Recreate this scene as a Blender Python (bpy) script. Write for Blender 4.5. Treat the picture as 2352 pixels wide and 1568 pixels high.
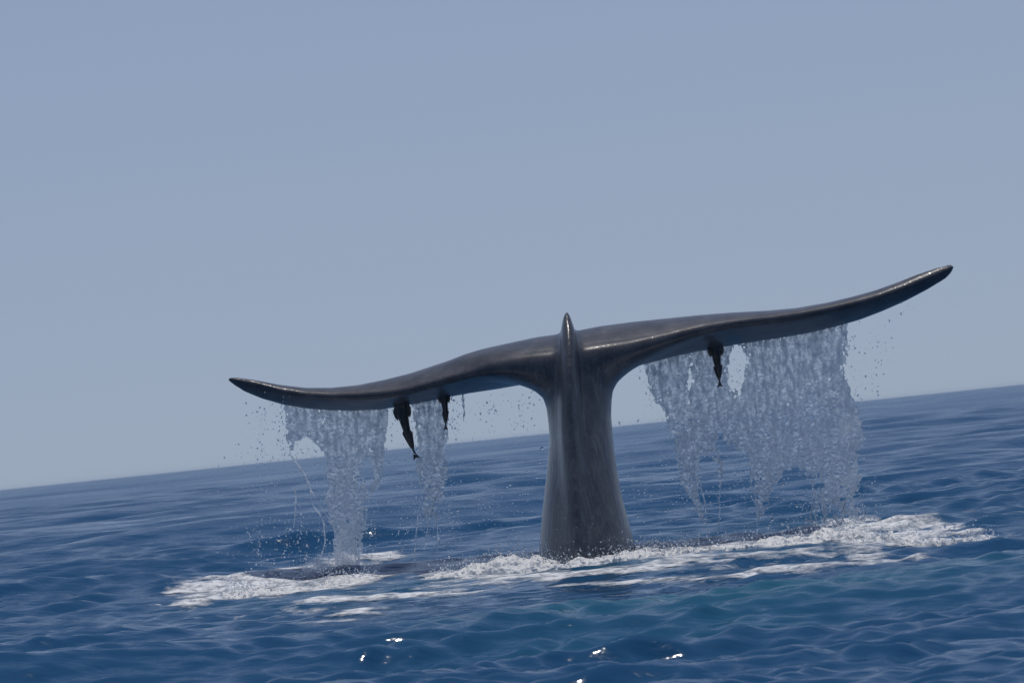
import bpy, math, random
import numpy as np
from mathutils import Matrix, Vector

scene = bpy.context.scene
for o in list(bpy.data.objects):
    bpy.data.objects.remove(o)
random.seed(7)
RNG = np.random.default_rng(11)
R = math.radians

# ------------------------------------------------------------------ camera
H_CAM = 1.20                       # eye height above mean water, a small boat
F_PX = 11120 * 2352 / 2560         # focal length in pixels of a 2352-wide view
ROLL = -R(5.89)
PITCH = math.atan(236.3 / 11120)
CAM_ROT = Matrix.Rotation(math.pi / 2 + PITCH, 3, 'X') @ Matrix.Rotation(ROLL, 3, 'Z')
cam_data = bpy.data.cameras.new('camera')
cam = bpy.data.objects.new('camera', cam_data)
scene.collection.objects.link(cam)
cam_data.sensor_width = 36
cam_data.lens = 36 * F_PX / 2352
cam_data.clip_start = 0.5
cam_data.clip_end = 20000
cam_data.dof.use_dof = True
cam_data.dof.focus_distance = 40.0
cam_data.dof.aperture_fstop = 10.0
cam.matrix_world = Matrix.Translation((0, 0, H_CAM)) @ CAM_ROT.to_4x4()
scene.camera = cam

# ------------------------------------------------------------------ sky and sun
SUN_DIR = Vector((0.02, 0.07, 0.95)).normalized()
world = bpy.data.worlds.new('World')
scene.world = world
world.use_nodes = True
wn, wl = world.node_tree.nodes, world.node_tree.links
wn.clear()
w_out = wn.new('ShaderNodeOutputWorld')
w_bg = wn.new('ShaderNodeBackground')
sky = wn.new('ShaderNodeTexSky')
sky.sky_type = 'NISHITA'
sky.sun_disc = False
sky.sun_elevation = math.asin(SUN_DIR.z)
sky.sun_rotation = math.atan2(SUN_DIR.x, SUN_DIR.y)
sky.altitude = 1500
sky.air_density = 0.6
sky.dust_density = 4.0
sky.ozone_density = 1.0
tint = wn.new('ShaderNodeMix')
tint.data_type = 'RGBA'
tint.blend_type = 'MULTIPLY'
tint.inputs[0].default_value = 1.0
tint.inputs[7].default_value = (1.16, 1.07, 1.05, 1)
# a hazy day: the sky changes less from horizon to zenith than in clean air
w_geo = wn.new('ShaderNodeTexCoord')
w_map = wn.new('ShaderNodeMapping')
w_map.inputs['Scale'].default_value = (1, 1, 0.38)
w_map.inputs['Location'].default_value = (0, 0, 0.055)
wl.new(w_geo.outputs['Generated'], w_map.inputs['Vector'])
wl.new(w_map.outputs[0], sky.inputs['Vector'])
wl.new(sky.outputs[0], tint.inputs[6])
wl.new(tint.outputs[2], w_bg.inputs[0])
w_bg.inputs[1].default_value = 0.096
wl.new(w_bg.outputs[0], w_out.inputs[0])

sun_data = bpy.data.lights.new('sun', 'SUN')
sun_data.energy = 2.8
sun_data.angle = R(0.53)
sun_data.color = (1.0, 0.95, 0.88)
sun = bpy.data.objects.new('sun', sun_data)
scene.collection.objects.link(sun)
sun.rotation_euler = SUN_DIR.to_track_quat('Z', 'Y').to_euler()

scene.view_settings.view_transform = 'Standard'
scene.view_settings.look = 'None'
scene.view_settings.exposure = 0.0
scene.view_settings.gamma = 1.0
scene.view_settings.use_curve_mapping = False
scene.render.engine = 'CYCLES'
scene.cycles.use_denoising = True
scene.cycles.max_bounces = 12
scene.cycles.transmission_bounces = 10
scene.cycles.transparent_max_bounces = 12
scene.cycles.sample_clamp_indirect = 6.0
scene.cycles.caustics_reflective = False
scene.cycles.caustics_refractive = True

# ------------------------------------------------------------------ helpers
ROTN = np.array(CAM_ROT)


def ray(px, py):
    """world direction (scaled so that y = 1) through a point of a 2352 x 1568 view"""
    d = ROTN @ np.array([px - 1176.0, 784.0 - py, -F_PX])
    return d / d[1]


def at(px, py, y):
    d = ray(px, py)
    return np.array([d[0] * y, y, H_CAM + d[2] * y])


def tag(o, label=None, category=None, group=None, kind=None):
    if label: o['label'] = label
    if category: o['category'] = category
    if group: o['group'] = group
    if kind: o['kind'] = kind
    return o


def mesh_obj(name, verts, faces, mat, parent=None, smooth=True, loc=(0, 0, 0)):
    """verts (n,3), faces: (m,4) or (m,3) array, or list of lists"""
    verts = np.asarray(verts, dtype=np.float32) - np.asarray(loc, dtype=np.float32)
    me = bpy.data.meshes.new(name)
    if isinstance(faces, np.ndarray):
        k = faces.shape[1]
        me.vertices.add(len(verts))
        me.vertices.foreach_set('co', verts.ravel())
        me.loops.add(faces.size)
        me.loops.foreach_set('vertex_index', faces.astype(np.int32).ravel())
        me.polygons.add(len(faces))
        me.polygons.foreach_set('loop_start', np.arange(0, faces.size, k, dtype=np.int32))
        me.update(calc_edges=True)
        me.validate()
    else:
        me.from_pydata(verts.tolist(), [], faces)
    if smooth:
        me.polygons.foreach_set('use_smooth', np.ones(len(me.polygons), dtype=bool))
    me.update()
    me.materials.append(mat)
    o = bpy.data.objects.new(name, me)
    scene.collection.objects.link(o)
    o.location = loc
    if parent is not None:
        o.parent = parent
    return o


def attr(o, name, values):
    a = o.data.attributes.new(name, 'FLOAT', 'POINT')
    a.data.foreach_set('value', np.asarray(values, dtype=np.float32))


def sstep(a, b, x):
    t = np.clip((x - a) / (b - a), 0, 1)
    return t * t * (3 - 2 * t)


def _h(ix, iy, iz, seed):
    n = (ix.astype(np.int64) * 73856093) ^ (iy.astype(np.int64) * 19349663) ^ (iz.astype(np.int64) * 83492791) ^ (seed * 2654435761)
    n = (n ^ (n >> 13)) * 1274126177
    n = (n ^ (n >> 16)) & 0x7fffffff
    return (n % 100003).astype(np.float32) / 50001.5 - 1.0


def vnoise(x, y, z=0.0, seed=0):
    """value noise in [-1, 1]"""
    x, y, z = np.broadcast_arrays(np.asarray(x, float), np.asarray(y, float), np.asarray(z, float))
    ix, iy, iz = np.floor(x).astype(int), np.floor(y).astype(int), np.floor(z).astype(int)
    fx, fy, fz = x - ix, y - iy, z - iz
    fx, fy, fz = [f * f * (3 - 2 * f) for f in (fx, fy, fz)]
    r = 0
    for a in (0, 1):
        for b in (0, 1):
            for c in (0, 1):
                w = (fx if a else 1 - fx) * (fy if b else 1 - fy) * (fz if c else 1 - fz)
                r = r + w * _h(ix + a, iy + b, iz + c, seed)
    return r


def fbm(x, y, z=0.0, seed=0, octv=4, gain=0.5):
    r, a, t = 0, 1.0, 0
    for k in range(octv):
        r = r + a * vnoise(x * 2 ** k, y * 2 ** k, np.asarray(z) * 2 ** k, seed + 17 * k)
        t += a
        a *= gain
    return r / t


def surface_nets(f, origin, step):
    """closed quad mesh of the zero set of a sampled field (negative inside)"""
    nx, ny, nz = f.shape
    ins = f < 0
    c = np.zeros((nx - 1, ny - 1, nz - 1), np.int8)
    corners = [(a, b, d) for a in (0, 1) for b in (0, 1) for d in (0, 1)]
    for a, b, d in corners:
        c += ins[a:nx - 1 + a, b:ny - 1 + b, d:nz - 1 + d]
    act = np.argwhere((c > 0) & (c < 8))
    idx = -np.ones(c.shape, np.int64)
    idx[tuple(act.T)] = np.arange(len(act))
    pos = np.zeros((len(act), 3))
    cnt = np.zeros(len(act))
    i, j, k = act.T
    for a in corners:
        for ax in range(3):
            if a[ax]: continue
            b = list(a); b[ax] = 1
            fa = f[i + a[0], j + a[1], k + a[2]]
            fb = f[i + b[0], j + b[1], k + b[2]]
            m = (fa < 0) != (fb < 0)
            t = np.where(m, fa / np.where(m, fa - fb, 1), 0)
            p = np.array(a, float)[None].repeat(len(act), 0)
            p[:, ax] += t
            pos[m] += p[m]
            cnt[m] += 1
    pos = (act + pos / cnt[:, None]) * step + np.asarray(origin)
    faces = []
    for ax in range(3):
        s0 = [slice(None)] * 3; s1 = [slice(None)] * 3
        s0[ax] = slice(0, -1); s1[ax] = slice(1, None)
        e = ins[tuple(s0)] != ins[tuple(s1)]
        flip = ins[tuple(s0)]
        E = np.argwhere(e)
        u, v = [(1, 2), (2, 0), (0, 1)][ax]
        ok = (E[:, u] > 0) & (E[:, v] > 0) & (E[:, u] < f.shape[u] - 1) & (E[:, v] < f.shape[v] - 1)
        E = E[ok]
        fl = flip[tuple(E.T)]
        def cell(du, dv):
            q = E.copy(); q[:, u] += du; q[:, v] += dv
            return idx[tuple(q.T)]
        Q = np.stack([cell(-1, -1), cell(0, -1), cell(0, 0), cell(-1, 0)], 1)
        Q[~fl] = Q[~fl][:, ::-1]
        faces.append(Q)
    return pos, np.concatenate(faces)


def relax(v, q, n=2, lam=0.5):
    """a few rounds of Laplacian smoothing over the quads' edges"""
    e = np.concatenate([q[:, [0, 1]], q[:, [1, 2]], q[:, [2, 3]], q[:, [3, 0]]])
    for _ in range(n):
        s = np.zeros_like(v); c = np.zeros(len(v))
        for a, b in ((0, 1), (1, 0)):
            for ax in range(3):
                s[:, ax] += np.bincount(e[:, a], v[e[:, b], ax], len(v))
            c += np.bincount(e[:, a], minlength=len(v))
        v = v + lam * (s / np.maximum(c, 1)[:, None] - v)
    return v


def smin(a, b, k):
    h = np.clip(0.5 + 0.5 * (b - a) / k, 0, 1)
    return b + (a - b) * h - k * h * (1 - h)


# ------------------------------------------------------------------ materials
def new_mat(name):
    m = bpy.data.materials.new(name)
    m.use_nodes = True
    nt = m.node_tree
    nt.nodes.clear()
    out = nt.nodes.new('ShaderNodeOutputMaterial')
    return m, nt.nodes, nt.links, out


def noise_node(n, l, coord, scale, detail=3.0, rough=0.55, vec_scale=None, rot=None):
    t = n.new('ShaderNodeTexNoise')
    t.inputs['Scale'].default_value = scale
    t.inputs['Detail'].default_value = detail
    t.inputs['Roughness'].default_value = rough
    src = coord
    if vec_scale is not None or rot is not None:
        mp = n.new('ShaderNodeMapping')
        if vec_scale is not None: mp.inputs['Scale'].default_value = vec_scale
        if rot is not None: mp.inputs['Rotation'].default_value = rot
        l.new(src, mp.inputs['Vector'])
        src = mp.outputs[0]
    l.new(src, t.inputs['Vector'])
    return t


def ramp(n, l, src, stops):
    r = n.new('ShaderNodeValToRGB')
    el = r.color_ramp.elements
    while len(el) < len(stops): el.new(0.5)
    for e, (p, c) in zip(el, stops):
        e.position = p
        e.color = c if len(c) == 4 else (*c, 1)
    l.new(src, r.inputs[0])
    return r


def bump(n, l, height, strength, dist, prev=None):
    b = n.new('ShaderNodeBump')
    b.inputs['Strength'].default_value = strength
    b.inputs['Distance'].default_value = dist
    l.new(height, b.inputs['Height'])
    if prev is not None: l.new(prev.outputs[0], b.inputs['Normal'])
    return b


def mat_sea():
    m, n, l, out = new_mat('sea_water')
    p = n.new('ShaderNodeBsdfPrincipled')
    tc = n.new('ShaderNodeNewGeometry')
    at_ = n.new('ShaderNodeAttribute'); at_.attribute_name = 'bubble_crest_light'
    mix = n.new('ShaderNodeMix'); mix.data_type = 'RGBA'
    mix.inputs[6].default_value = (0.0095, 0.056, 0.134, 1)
    mix.inputs[7].default_value = (0.016, 0.135, 0.165, 1)  # green-blue of bubbly water, and of light painted into near swells
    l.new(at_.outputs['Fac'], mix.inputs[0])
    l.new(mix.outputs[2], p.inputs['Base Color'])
    ro = n.new('ShaderNodeAttribute'); ro.attribute_name = 'chop'
    l.new(ro.outputs['Fac'], p.inputs['Roughness'])
    p.inputs['IOR'].default_value = 1.333
    a = noise_node(n, l, tc.outputs['Position'], 5.5, 3.0, 0.55, (1.0, 1.9, 1.0), (0, 0, 0.25))
    b = noise_node(n, l, tc.outputs['Position'], 1.3, 3.0, 0.5, (1.0, 1.7, 1.0), (0, 0, -0.2))
    c = noise_node(n, l, tc.outputs['Position'], 0.30, 3.0, 0.5, (1.0, 1.5, 1.0), (0, 0, 0.1))
    b0 = bump(n, l, c.outputs[0], 0.25, 0.35)
    b1 = bump(n, l, b.outputs[0], 0.45, 0.12, b0)
    b2 = bump(n, l, a.outputs[0], 0.45, 0.024, b1)
    l.new(b2.outputs[0], p.inputs['Normal'])
    l.new(p.outputs[0], out.inputs[0])
    return m


def mat_skin():
    m, n, l, out = new_mat('wet_whale_skin')
    p = n.new('ShaderNodeBsdfPrincipled')
    tc = n.new('ShaderNodeTexCoord')
    pos = tc.outputs['Object']
    mott = noise_node(n, l, pos, 5.0, 6.0, 0.65)
    col = ramp(n, l, mott.outputs[0], [(0.30, (0.030, 0.033, 0.043)), (0.50, (0.050, 0.053, 0.065)), (0.66, (0.076, 0.077, 0.088)), (0.80, (0.130, 0.126, 0.132))])
    fine = noise_node(n, l, pos, 60.0, 3.0, 0.6)
    f2 = ramp(n, l, fine.outputs[0], [(0.35, (0.75, 0.75, 0.75)), (0.65, (1.2, 1.2, 1.2))])
    mul = n.new('ShaderNodeMix'); mul.data_type = 'RGBA'; mul.blend_type = 'MULTIPLY'
    mul.inputs[0].default_value = 1.0
    l.new(col.outputs[0], mul.inputs[6]); l.new(f2.outputs[0], mul.inputs[7])
    l.new(mul.outputs[2], p.inputs['Base Color'])
    p.inputs['IOR'].default_value = 1.38
    p.inputs['Roughness'].default_value = 0.40
    # a running film of water: streaks stretched down the tail stock
    film = n.new('ShaderNodeAttribute'); film.attribute_name = 'film'
    st = noise_node(n, l, pos, 30.0, 4.0, 0.6, (1.0, 1.0, 0.10))
    st2 = noise_node(n, l, pos, 7.0, 3.0, 0.6, (1.0, 1.0, 0.16))
    stm = n.new('ShaderNodeMath'); stm.operation = 'MULTIPLY'
    l.new(st.outputs[0], stm.inputs[0]); l.new(film.outputs['Fac'], stm.inputs[1])
    wet = ramp(n, l, st2.outputs[0], [(0.42, (0, 0, 0)), (0.58, (1, 1, 1))])
    wetm = n.new('ShaderNodeMath'); wetm.operation = 'MULTIPLY'
    l.new(wet.outputs[0], wetm.inputs[0]); l.new(film.outputs['Fac'], wetm.inputs[1])
    p.inputs['Coat IOR'].default_value = 1.42
    # pale streaks: bubbly running water, and sky sheen put into the colour
    thr = noise_node(n, l, pos, 34.0, 5.0, 0.65, (1.0, 1.0, 0.12))
    thm = n.new('ShaderNodeMath'); thm.operation = 'MULTIPLY'
    pal = ramp(n, l, thr.outputs[0], [(0.46, (0, 0, 0)), (0.60, (0.75, 0.75, 0.75))])
    l.new(pal.outputs[0], thm.inputs[0]); l.new(wetm.outputs[0], thm.inputs[1])
    pm = n.new('ShaderNodeMix'); pm.data_type = 'RGBA'
    pm.inputs[7].default_value = (0.135, 0.15, 0.18, 1)
    l.new(thm.outputs[0], pm.inputs[0]); l.new(mul.outputs[2], pm.inputs[6])
    l.new(pm.outputs[2], p.inputs['Base Color'])
    p.inputs['Coat Roughness'].default_value = 0.15
    cw = n.new('ShaderNodeMapRange')
    cw.inputs['To Min'].default_value = 0.35; cw.inputs['To Max'].default_value = 1.0
    pud = noise_node(n, l, pos, 16.0, 3.0, 0.6)
    pdr = ramp(n, l, pud.outputs[0], [(0.60, (0, 0, 0)), (0.68, (0.8, 0.8, 0.8))])
    mxw = n.new('ShaderNodeMath'); mxw.operation = 'MAXIMUM'
    l.new(wetm.outputs[0], mxw.inputs[0]); l.new(pdr.outputs[0], mxw.inputs[1])
    mx2 = n.new('ShaderNodeMath'); mx2.operation = 'MAXIMUM'
    l.new(mxw.outputs[0], mx2.inputs[0]); l.new(film.outputs['Fac'], mx2.inputs[1])
    l.new(mx2.outputs[0], cw.inputs['Value'])
    l.new(cw.outputs[0], p.inputs['Coat Weight'])
    b0 = bump(n, l, fine.outputs[0], 0.10, 0.004)
    rip = noise_node(n, l, pos, 26.0, 3.0, 0.6)
    bw = bump(n, l, rip.outputs[0], 0.35, 0.012, b0)
    b1 = bump(n, l, stm.outputs[0], 0.55, 0.020, b0)
    b3 = bump(n, l, stm.outputs[0], 0.60, 0.020, bw)
    l.new(b0.outputs[0], p.inputs['Normal'])
    l.new(b1.outputs[0], p.inputs['Normal'])
    l.new(b3.outputs[0], p.inputs['Coat Normal'])
    l.new(p.outputs[0], out.inputs[0])
    return m


def mat_glassy(name, rough=0.02, milk=0.0):
    m, n, l, out = new_mat(name)
    p = n.new('ShaderNodeBsdfPrincipled')
    p.inputs['Base Color'].default_value = (0.97, 0.985, 1.0, 1)
    p.inputs['Transmission Weight'].default_value = 1.0
    p.inputs['IOR'].default_value = 1.333
    p.inputs['Roughness'].default_value = rough
    tc = n.new('ShaderNodeTexCoord')
    t = noise_node(n, l, tc.outputs['Object'], 45.0, 2.0, 0.5)
    b = bump(n, l, t.outputs[0], 0.4, 0.01)
    l.new(b.outputs[0], p.inputs['Normal'])
    if milk > 0:
        d = n.new('ShaderNodeBsdfDiffuse'); d.inputs[0].default_value = (0.93, 0.95, 0.97, 1)
        tr = n.new('ShaderNodeBsdfTranslucent'); tr.inputs[0].default_value = (0.93, 0.95, 0.97, 1)
        a = n.new('ShaderNodeMixShader'); a.inputs[0].default_value = 0.5
        l.new(d.outputs[0], a.inputs[1]); l.new(tr.outputs[0], a.inputs[2])
        ms = n.new('ShaderNodeMixShader')
        tn = noise_node(n, l, tc.outputs['Object'], 24.0, 5.0, 0.7, (1.0, 1.0, 0.38))
        rp = ramp(n, l, tn.outputs[0], [(0.40, (0.10, 0.10, 0.10)), (0.66, (milk, milk, milk))])
        l.new(rp.outputs[0], ms.inputs[0])
        tp = n.new('ShaderNodeBsdfTransparent')          # the film is thin: part of the light goes straight through
        mt = n.new('ShaderNodeMixShader'); mt.inputs[0].default_value = 0.38
        l.new(p.outputs[0], mt.inputs[1]); l.new(tp.outputs[0], mt.inputs[2])
        l.new(mt.outputs[0], ms.inputs[1]); l.new(a.outputs[0], ms.inputs[2])
        l.new(ms.outputs[0], out.inputs[0])
    else:
        l.new(p.outputs[0], out.inputs[0])
    return m


def mat_foam_flat():
    m, n, l, out = new_mat('sea_foam')
    p = n.new('ShaderNodeBsdfPrincipled')
    p.inputs['Base Color'].default_value = (0.72, 0.74, 0.77, 1)
    p.inputs['Roughness'].default_value = 0.6
    tr = n.new('ShaderNodeBsdfTransparent')
    mx = n.new('ShaderNodeMixShader')
    fa = n.new('ShaderNodeAttribute'); fa.attribute_name = 'foam'
    g = n.new('ShaderNodeNewGeometry')
    t = noise_node(n, l, g.outputs['Position'], 3.2, 8.0, 0.66, (0.6, 0.8, 1.0))
    ma = n.new('ShaderNodeMath'); ma.operation = 'MULTIPLY_ADD'
    ma.inputs[1].default_value = 2.6; ma.inputs[2].default_value = -1.30
    l.new(t.outputs[0], ma.inputs[0])
    add = n.new('ShaderNodeMath'); add.operation = 'ADD'
    l.new(fa.outputs['Fac'], add.inputs[0]); l.new(ma.outputs[0], add.inputs[1])
    rp = ramp(n, l, add.outputs[0], [(0.30, (0, 0, 0)), (0.78, (0.88, 0.88, 0.88))])
    t2 = noise_node(n, l, g.outputs['Position'], 14.0, 4.0, 0.65, (0.6, 0.7, 1.0))
    r2 = ramp(n, l, t2.outputs[0], [(0.36, (0.25, 0.25, 0.25)), (0.56, (1, 1, 1))])
    mm = n.new('ShaderNodeMath'); mm.operation = 'MULTIPLY'
    l.new(rp.outputs[0], mm.inputs[0]); l.new(r2.outputs[0], mm.inputs[1])
    l.new(mm.outputs[0], mx.inputs[0])
    l.new(tr.outputs[0], mx.inputs[1]); l.new(p.outputs[0], mx.inputs[2])
    b = bump(n, l, t.outputs[0], 0.35, 0.02)
    l.new(b.outputs[0], p.inputs['Normal'])
    l.new(mx.outputs[0], out.inputs[0])
    return m


def mat_froth():
    m, n, l, out = new_mat('white_froth')
    p = n.new('ShaderNodeBsdfPrincipled')
    p.inputs['Base Color'].default_value = (0.90, 0.905, 0.91, 1)
    p.inputs['Roughness'].default_value = 0.25
    p.inputs['IOR'].default_value = 1.33
    tc = n.new('ShaderNodeTexCoord')
    t = noise_node(n, l, tc.outputs['Object'], 40.0, 4.0, 0.6)
    b = bump(n, l, t.outputs[0], 0.7, 0.02)
    l.new(b.outputs[0], p.inputs['Normal'])
    tr = n.new('ShaderNodeBsdfTranslucent'); tr.inputs[0].default_value = (0.84, 0.86, 0.88, 1)
    ms = n.new('ShaderNodeMixShader'); ms.inputs[0].default_value = 0.30
    l.new(p.outputs[0], ms.inputs[1]); l.new(tr.outputs[0], ms.inputs[2])
    l.new(ms.outputs[0], out.inputs[0])
    return m


def mat_remora():
    m, n, l, out = new_mat('dark_fish_skin')
    p = n.new('ShaderNodeBsdfPrincipled')
    tc = n.new('ShaderNodeTexCoord')
    t = noise_node(n, l, tc.outputs['Object'], 14.0, 4.0, 0.6, (1, 1, 0.4))
    c = ramp(n, l, t.outputs[0], [(0.35, (0.014, 0.015, 0.018)), (0.7, (0.065, 0.064, 0.064))])
    l.new(c.outputs[0], p.inputs['Base Color'])
    p.inputs['Roughness'].default_value = 0.18
    b = bump(n, l, t.outputs[0], 0.3, 0.01)
    l.new(b.outputs[0], p.inputs['Normal'])
    l.new(p.outputs[0], out.inputs[0])
    return m


M_SEA, M_SKIN = mat_sea(), mat_skin()
M_SHEET = mat_glassy('falling_water', 0.03, 0.85)
M_DROP = mat_glassy('water_drop', 0.0, 0.0)
M_FOAM, M_FROTH, M_FISH = mat_foam_flat(), mat_froth(), mat_remora()

# ------------------------------------------------------------------ the sea surface
wr = np.random.default_rng(57)
WAVES = []                                    # (kx, ky, amplitude, phase, wavelength)
for lam, amp, cnt, spread in ((30, 0.09, 3, 0.25), (15, 0.06, 4, 0.30), (8, 0.042, 5, 0.32), (4.5, 0.026, 7, 0.36), (2.6, 0.0140, 9, 0.38), (1.5, 0.0085, 12, 0.40),
                              (0.9, 0.0056, 14, 0.42), (0.55, 0.0044, 16, 0.45), (0.33, 0.0036, 18, 0.5), (0.2, 0.0024, 20, 0.6)):
    for _ in range(cnt):
        L = lam * math.exp(wr.normal(0, 0.16))
        th = -math.pi / 2 + 0.25 + wr.normal(0, spread)
        k = 2 * math.pi / L
        WAVES.append((k * math.cos(th), k * math.sin(th), amp * wr.uniform(0.5, 1.2), wr.uniform(0, 6.28), L))


def lift(x, y):
    """the near face of a low swell the tail stands in, and the water it heaps up"""
    win = np.exp(-((x - 0.4) / 7.0) ** 4 - ((y - 39.5) / 7.0) ** 4)
    near = 0.0
    for yc, sl, hgt, wd, sd in ((28.6, 0.22, 0.095, 1.25, 401), (24.4, -0.15, 0.05, 1.1, 402), (22.4, 0.10, 0.035, 1.0, 403)):   # low swells before it
        near = near + hgt * np.exp(-((y - yc - sl * x + 0.5 * vnoise(x / 2.2, y * 0, 0, sd)) / wd) ** 2) * (0.55 + 0.6 * vnoise(x / 2.6, y / 4.0, 0, sd + 5)) * np.exp(-(x / 9.0) ** 4)
    return near + 0.016 * np.clip(y - 39.2, -5, 5) * win + 0.03 * np.exp(-((x - 0.45) / 1.6) ** 2 - ((y - 39.4) / 1.2) ** 2)


def sea_at(x, y, spacing=None):
    """displaced surface point for a rest position (Gerstner sum)"""
    dx = np.zeros_like(x); dy = np.zeros_like(x); z = np.zeros_like(x)
    gust = 1 + 0.55 * vnoise(x / 3.5, y / 6.0, 0, 91)
    # the water the tail has stirred lies flatter round the stock
    calm = 1 - 0.72 * np.exp(-((x - 0.4) / 6.0) ** 4 - ((y - 39.5) / 6.5) ** 4)
    for kx, ky, a, ph, L in WAVES:
        k = math.hypot(kx, ky)
        t = kx * x + ky * y + ph
        A = a
        if spacing is not None:
            A = a * np.clip((L / spacing - 2.0) / 2.0, 0, 1)
        if L < 2.0: A = A * gust
        elif L > 2.5: A = A * calm
        if 1.0 < L < 2.5: A = A * (0.4 + 0.6 * calm)
        s, c = np.sin(t), np.cos(t)
        z += A * s
        q = 0.6 if L > 2 else 0.3
        dx += q * A * c * kx / k
        dy += q * A * c * ky / k
    z += lift(x, y)
    return x + dx, y + dy, z


def sea_z(x, y):
    x = np.atleast_1d(np.asarray(x, float)); y = np.atleast_1d(np.asarray(y, float))
    u, v = x.copy(), y.copy()
    for _ in range(3):
        X, Y, Z = sea_at(u, v)
        u -= X - x; v -= Y - y
    return Z


def hit(px, py):
    """the first point of the water surface seen through a pixel"""
    d = ray(px, py)
    ys = np.arange(28.0, 60.0, 0.04)
    g = H_CAM + d[2] * ys - sea_z(d[0] * ys, ys)
    k = np.argmax(g < 0) if (g < 0).any() else len(ys) - 1
    y = ys[k]
    return np.array([d[0] * y, y, H_CAM + d[2] * y])


def stroke_points(pts, step=0.06, flat=True):
    out = []
    P = [np.append(hit(*p[:2]), p[2] if len(p) > 2 else 0.2) for p in pts]
    for a, b in zip(P[:-1], P[1:]):
        n = max(2, int(np.linalg.norm(b[:3] - a[:3]) / step))
        for t in np.linspace(0, 1, n, endpoint=False): out.append(a + (b - a) * t)
    out.append(P[-1])
    return np.array(out)


def build_sea():
    fine = np.radians(np.linspace(-8.2, 8.2, 580))
    side = np.radians(8.2 + (180 - 8.2) * np.linspace(0, 1, 46)[1:] ** 2.2)
    ang = np.concatenate([-side[::-1], fine, side[:-1]])
    r = np.concatenate([np.geomspace(1.0, 17.0, 24, endpoint=False), np.geomspace(17, 70, 700, endpoint=False),
                        np.geomspace(70, 240, 420, endpoint=False), np.geomspace(240, 1200, 220, endpoint=False), np.geomspace(1200, 9000, 40)])
    rr, aa = np.meshgrid(r, ang, indexing='ij')
    x, y = rr * np.sin(aa), rr * np.cos(aa)
    dr = np.gradient(r)[:, None].repeat(len(ang), 1)
    da = np.gradient(ang)[None, :].repeat(len(r), 0) * rr
    X, Y, Z = sea_at(x, y, np.maximum(dr, da))
    nr, na = X.shape
    i = np.arange(nr * na).reshape(nr, na)
    nxt = np.roll(i, -1, axis=1)
    q = np.stack([i[:-1], nxt[:-1], nxt[1:], i[1:]], -1).reshape(-1, 4)
    q = q[:, ::-1]
    o = mesh_obj('sea', np.stack([X, Y, Z], -1).reshape(-1, 3), q, M_SEA)
    # green-blue for bubbles round the stock; on near swells, painted light through the crests
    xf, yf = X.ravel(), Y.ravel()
    teal = np.zeros(len(xf))
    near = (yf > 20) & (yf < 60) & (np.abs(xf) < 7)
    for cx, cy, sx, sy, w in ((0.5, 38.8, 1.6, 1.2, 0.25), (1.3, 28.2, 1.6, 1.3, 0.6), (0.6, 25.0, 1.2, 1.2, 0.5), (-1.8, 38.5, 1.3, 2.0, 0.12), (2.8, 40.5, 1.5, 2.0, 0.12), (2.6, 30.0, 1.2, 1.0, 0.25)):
        teal[near] += w * np.exp(-((xf[near] - cx) / sx) ** 2 - ((yf[near] - cy) / sy) ** 2)
    teal[near] *= 0.75 + 0.6 * fbm(xf[near] * 1.5, yf[near] * 0.8, 0, 33)
    attr(o, 'bubble_crest_light', np.clip(teal, 0, 1))
    rg = np.hypot(xf, yf)
    attr(o, 'chop', np.interp(rg, [0, 45, 80, 160, 400], [0.15, 0.12, 0.11, 0.16, 0.24]) * (1 + 0.4 * fbm(xf / 9, yf / 30, 0, 55, 3)))   # waves below the mesh spacing
    return tag(o, 'deep blue rippled open sea reaching to the hazy horizon', 'sea', kind='structure')


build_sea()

# ------------------------------------------------------------------ the whale
YW = 40.0
UP = [(521, 868), (530, 866.5), (545, 867), (590, 874), (640, 884), (700, 891), (760, 891), (820, 885), (880, 873), (940, 858), (1000, 838), (1060, 818),
      (1120, 802), (1180, 787), (1230, 775), (1290, 766), (1340, 756), (1380, 748), (1450, 739), (1520, 732), (1600, 724), (1680, 718), (1760, 714), (1830, 708), (1900, 696),
      (1960, 682), (2010, 668), (2060, 650), (2110, 630), (2160, 613), (2180, 608.5), (2189, 611)]
LO = [(521, 871), (530, 879), (560, 898), (600, 914), (650, 928), (700, 936), (760, 940), (820, 940), (870, 937), (900, 933), (960, 922), (1020, 909), (1080, 898),
      (1140, 889), (1190, 880), (1300, 864), (1400, 848), (1460, 838), (1500, 827), (1560, 811), (1620, 799), (1680, 789), (1740, 780), (1800, 771), (1860, 761), (1920, 748), (1980, 731),
      (2030, 712), (2080, 690), (2130, 664), (2170, 640), (2184, 626), (2189, 614)]
HUBX = at(1305, 800, YW)[0]
SPAN_L = HUBX - at(521, 869, YW)[0]
SPAN_R = at(2189, 612, YW)[0] - HUBX


def sweep(px):
    """how far behind the hub the leading edge lies (metres) at a view column"""
    t = np.abs(np.asarray(px, float) - 1305) / 850.0
    return -0.05 + 1.05 * t ** 1.0


def chord_of(t):
    return np.interp(t, [0, 0.12, 0.3, 0.55, 0.8, 0.93, 1.0], [1.45, 1.35, 1.2, 0.88, 0.48, 0.25, 0.10])


def outline(pts):
    w = np.array([at(px, py, YW + sweep(px) + 0.15) for px, py in pts])
    return w[:, 0], w[:, 2]


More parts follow.
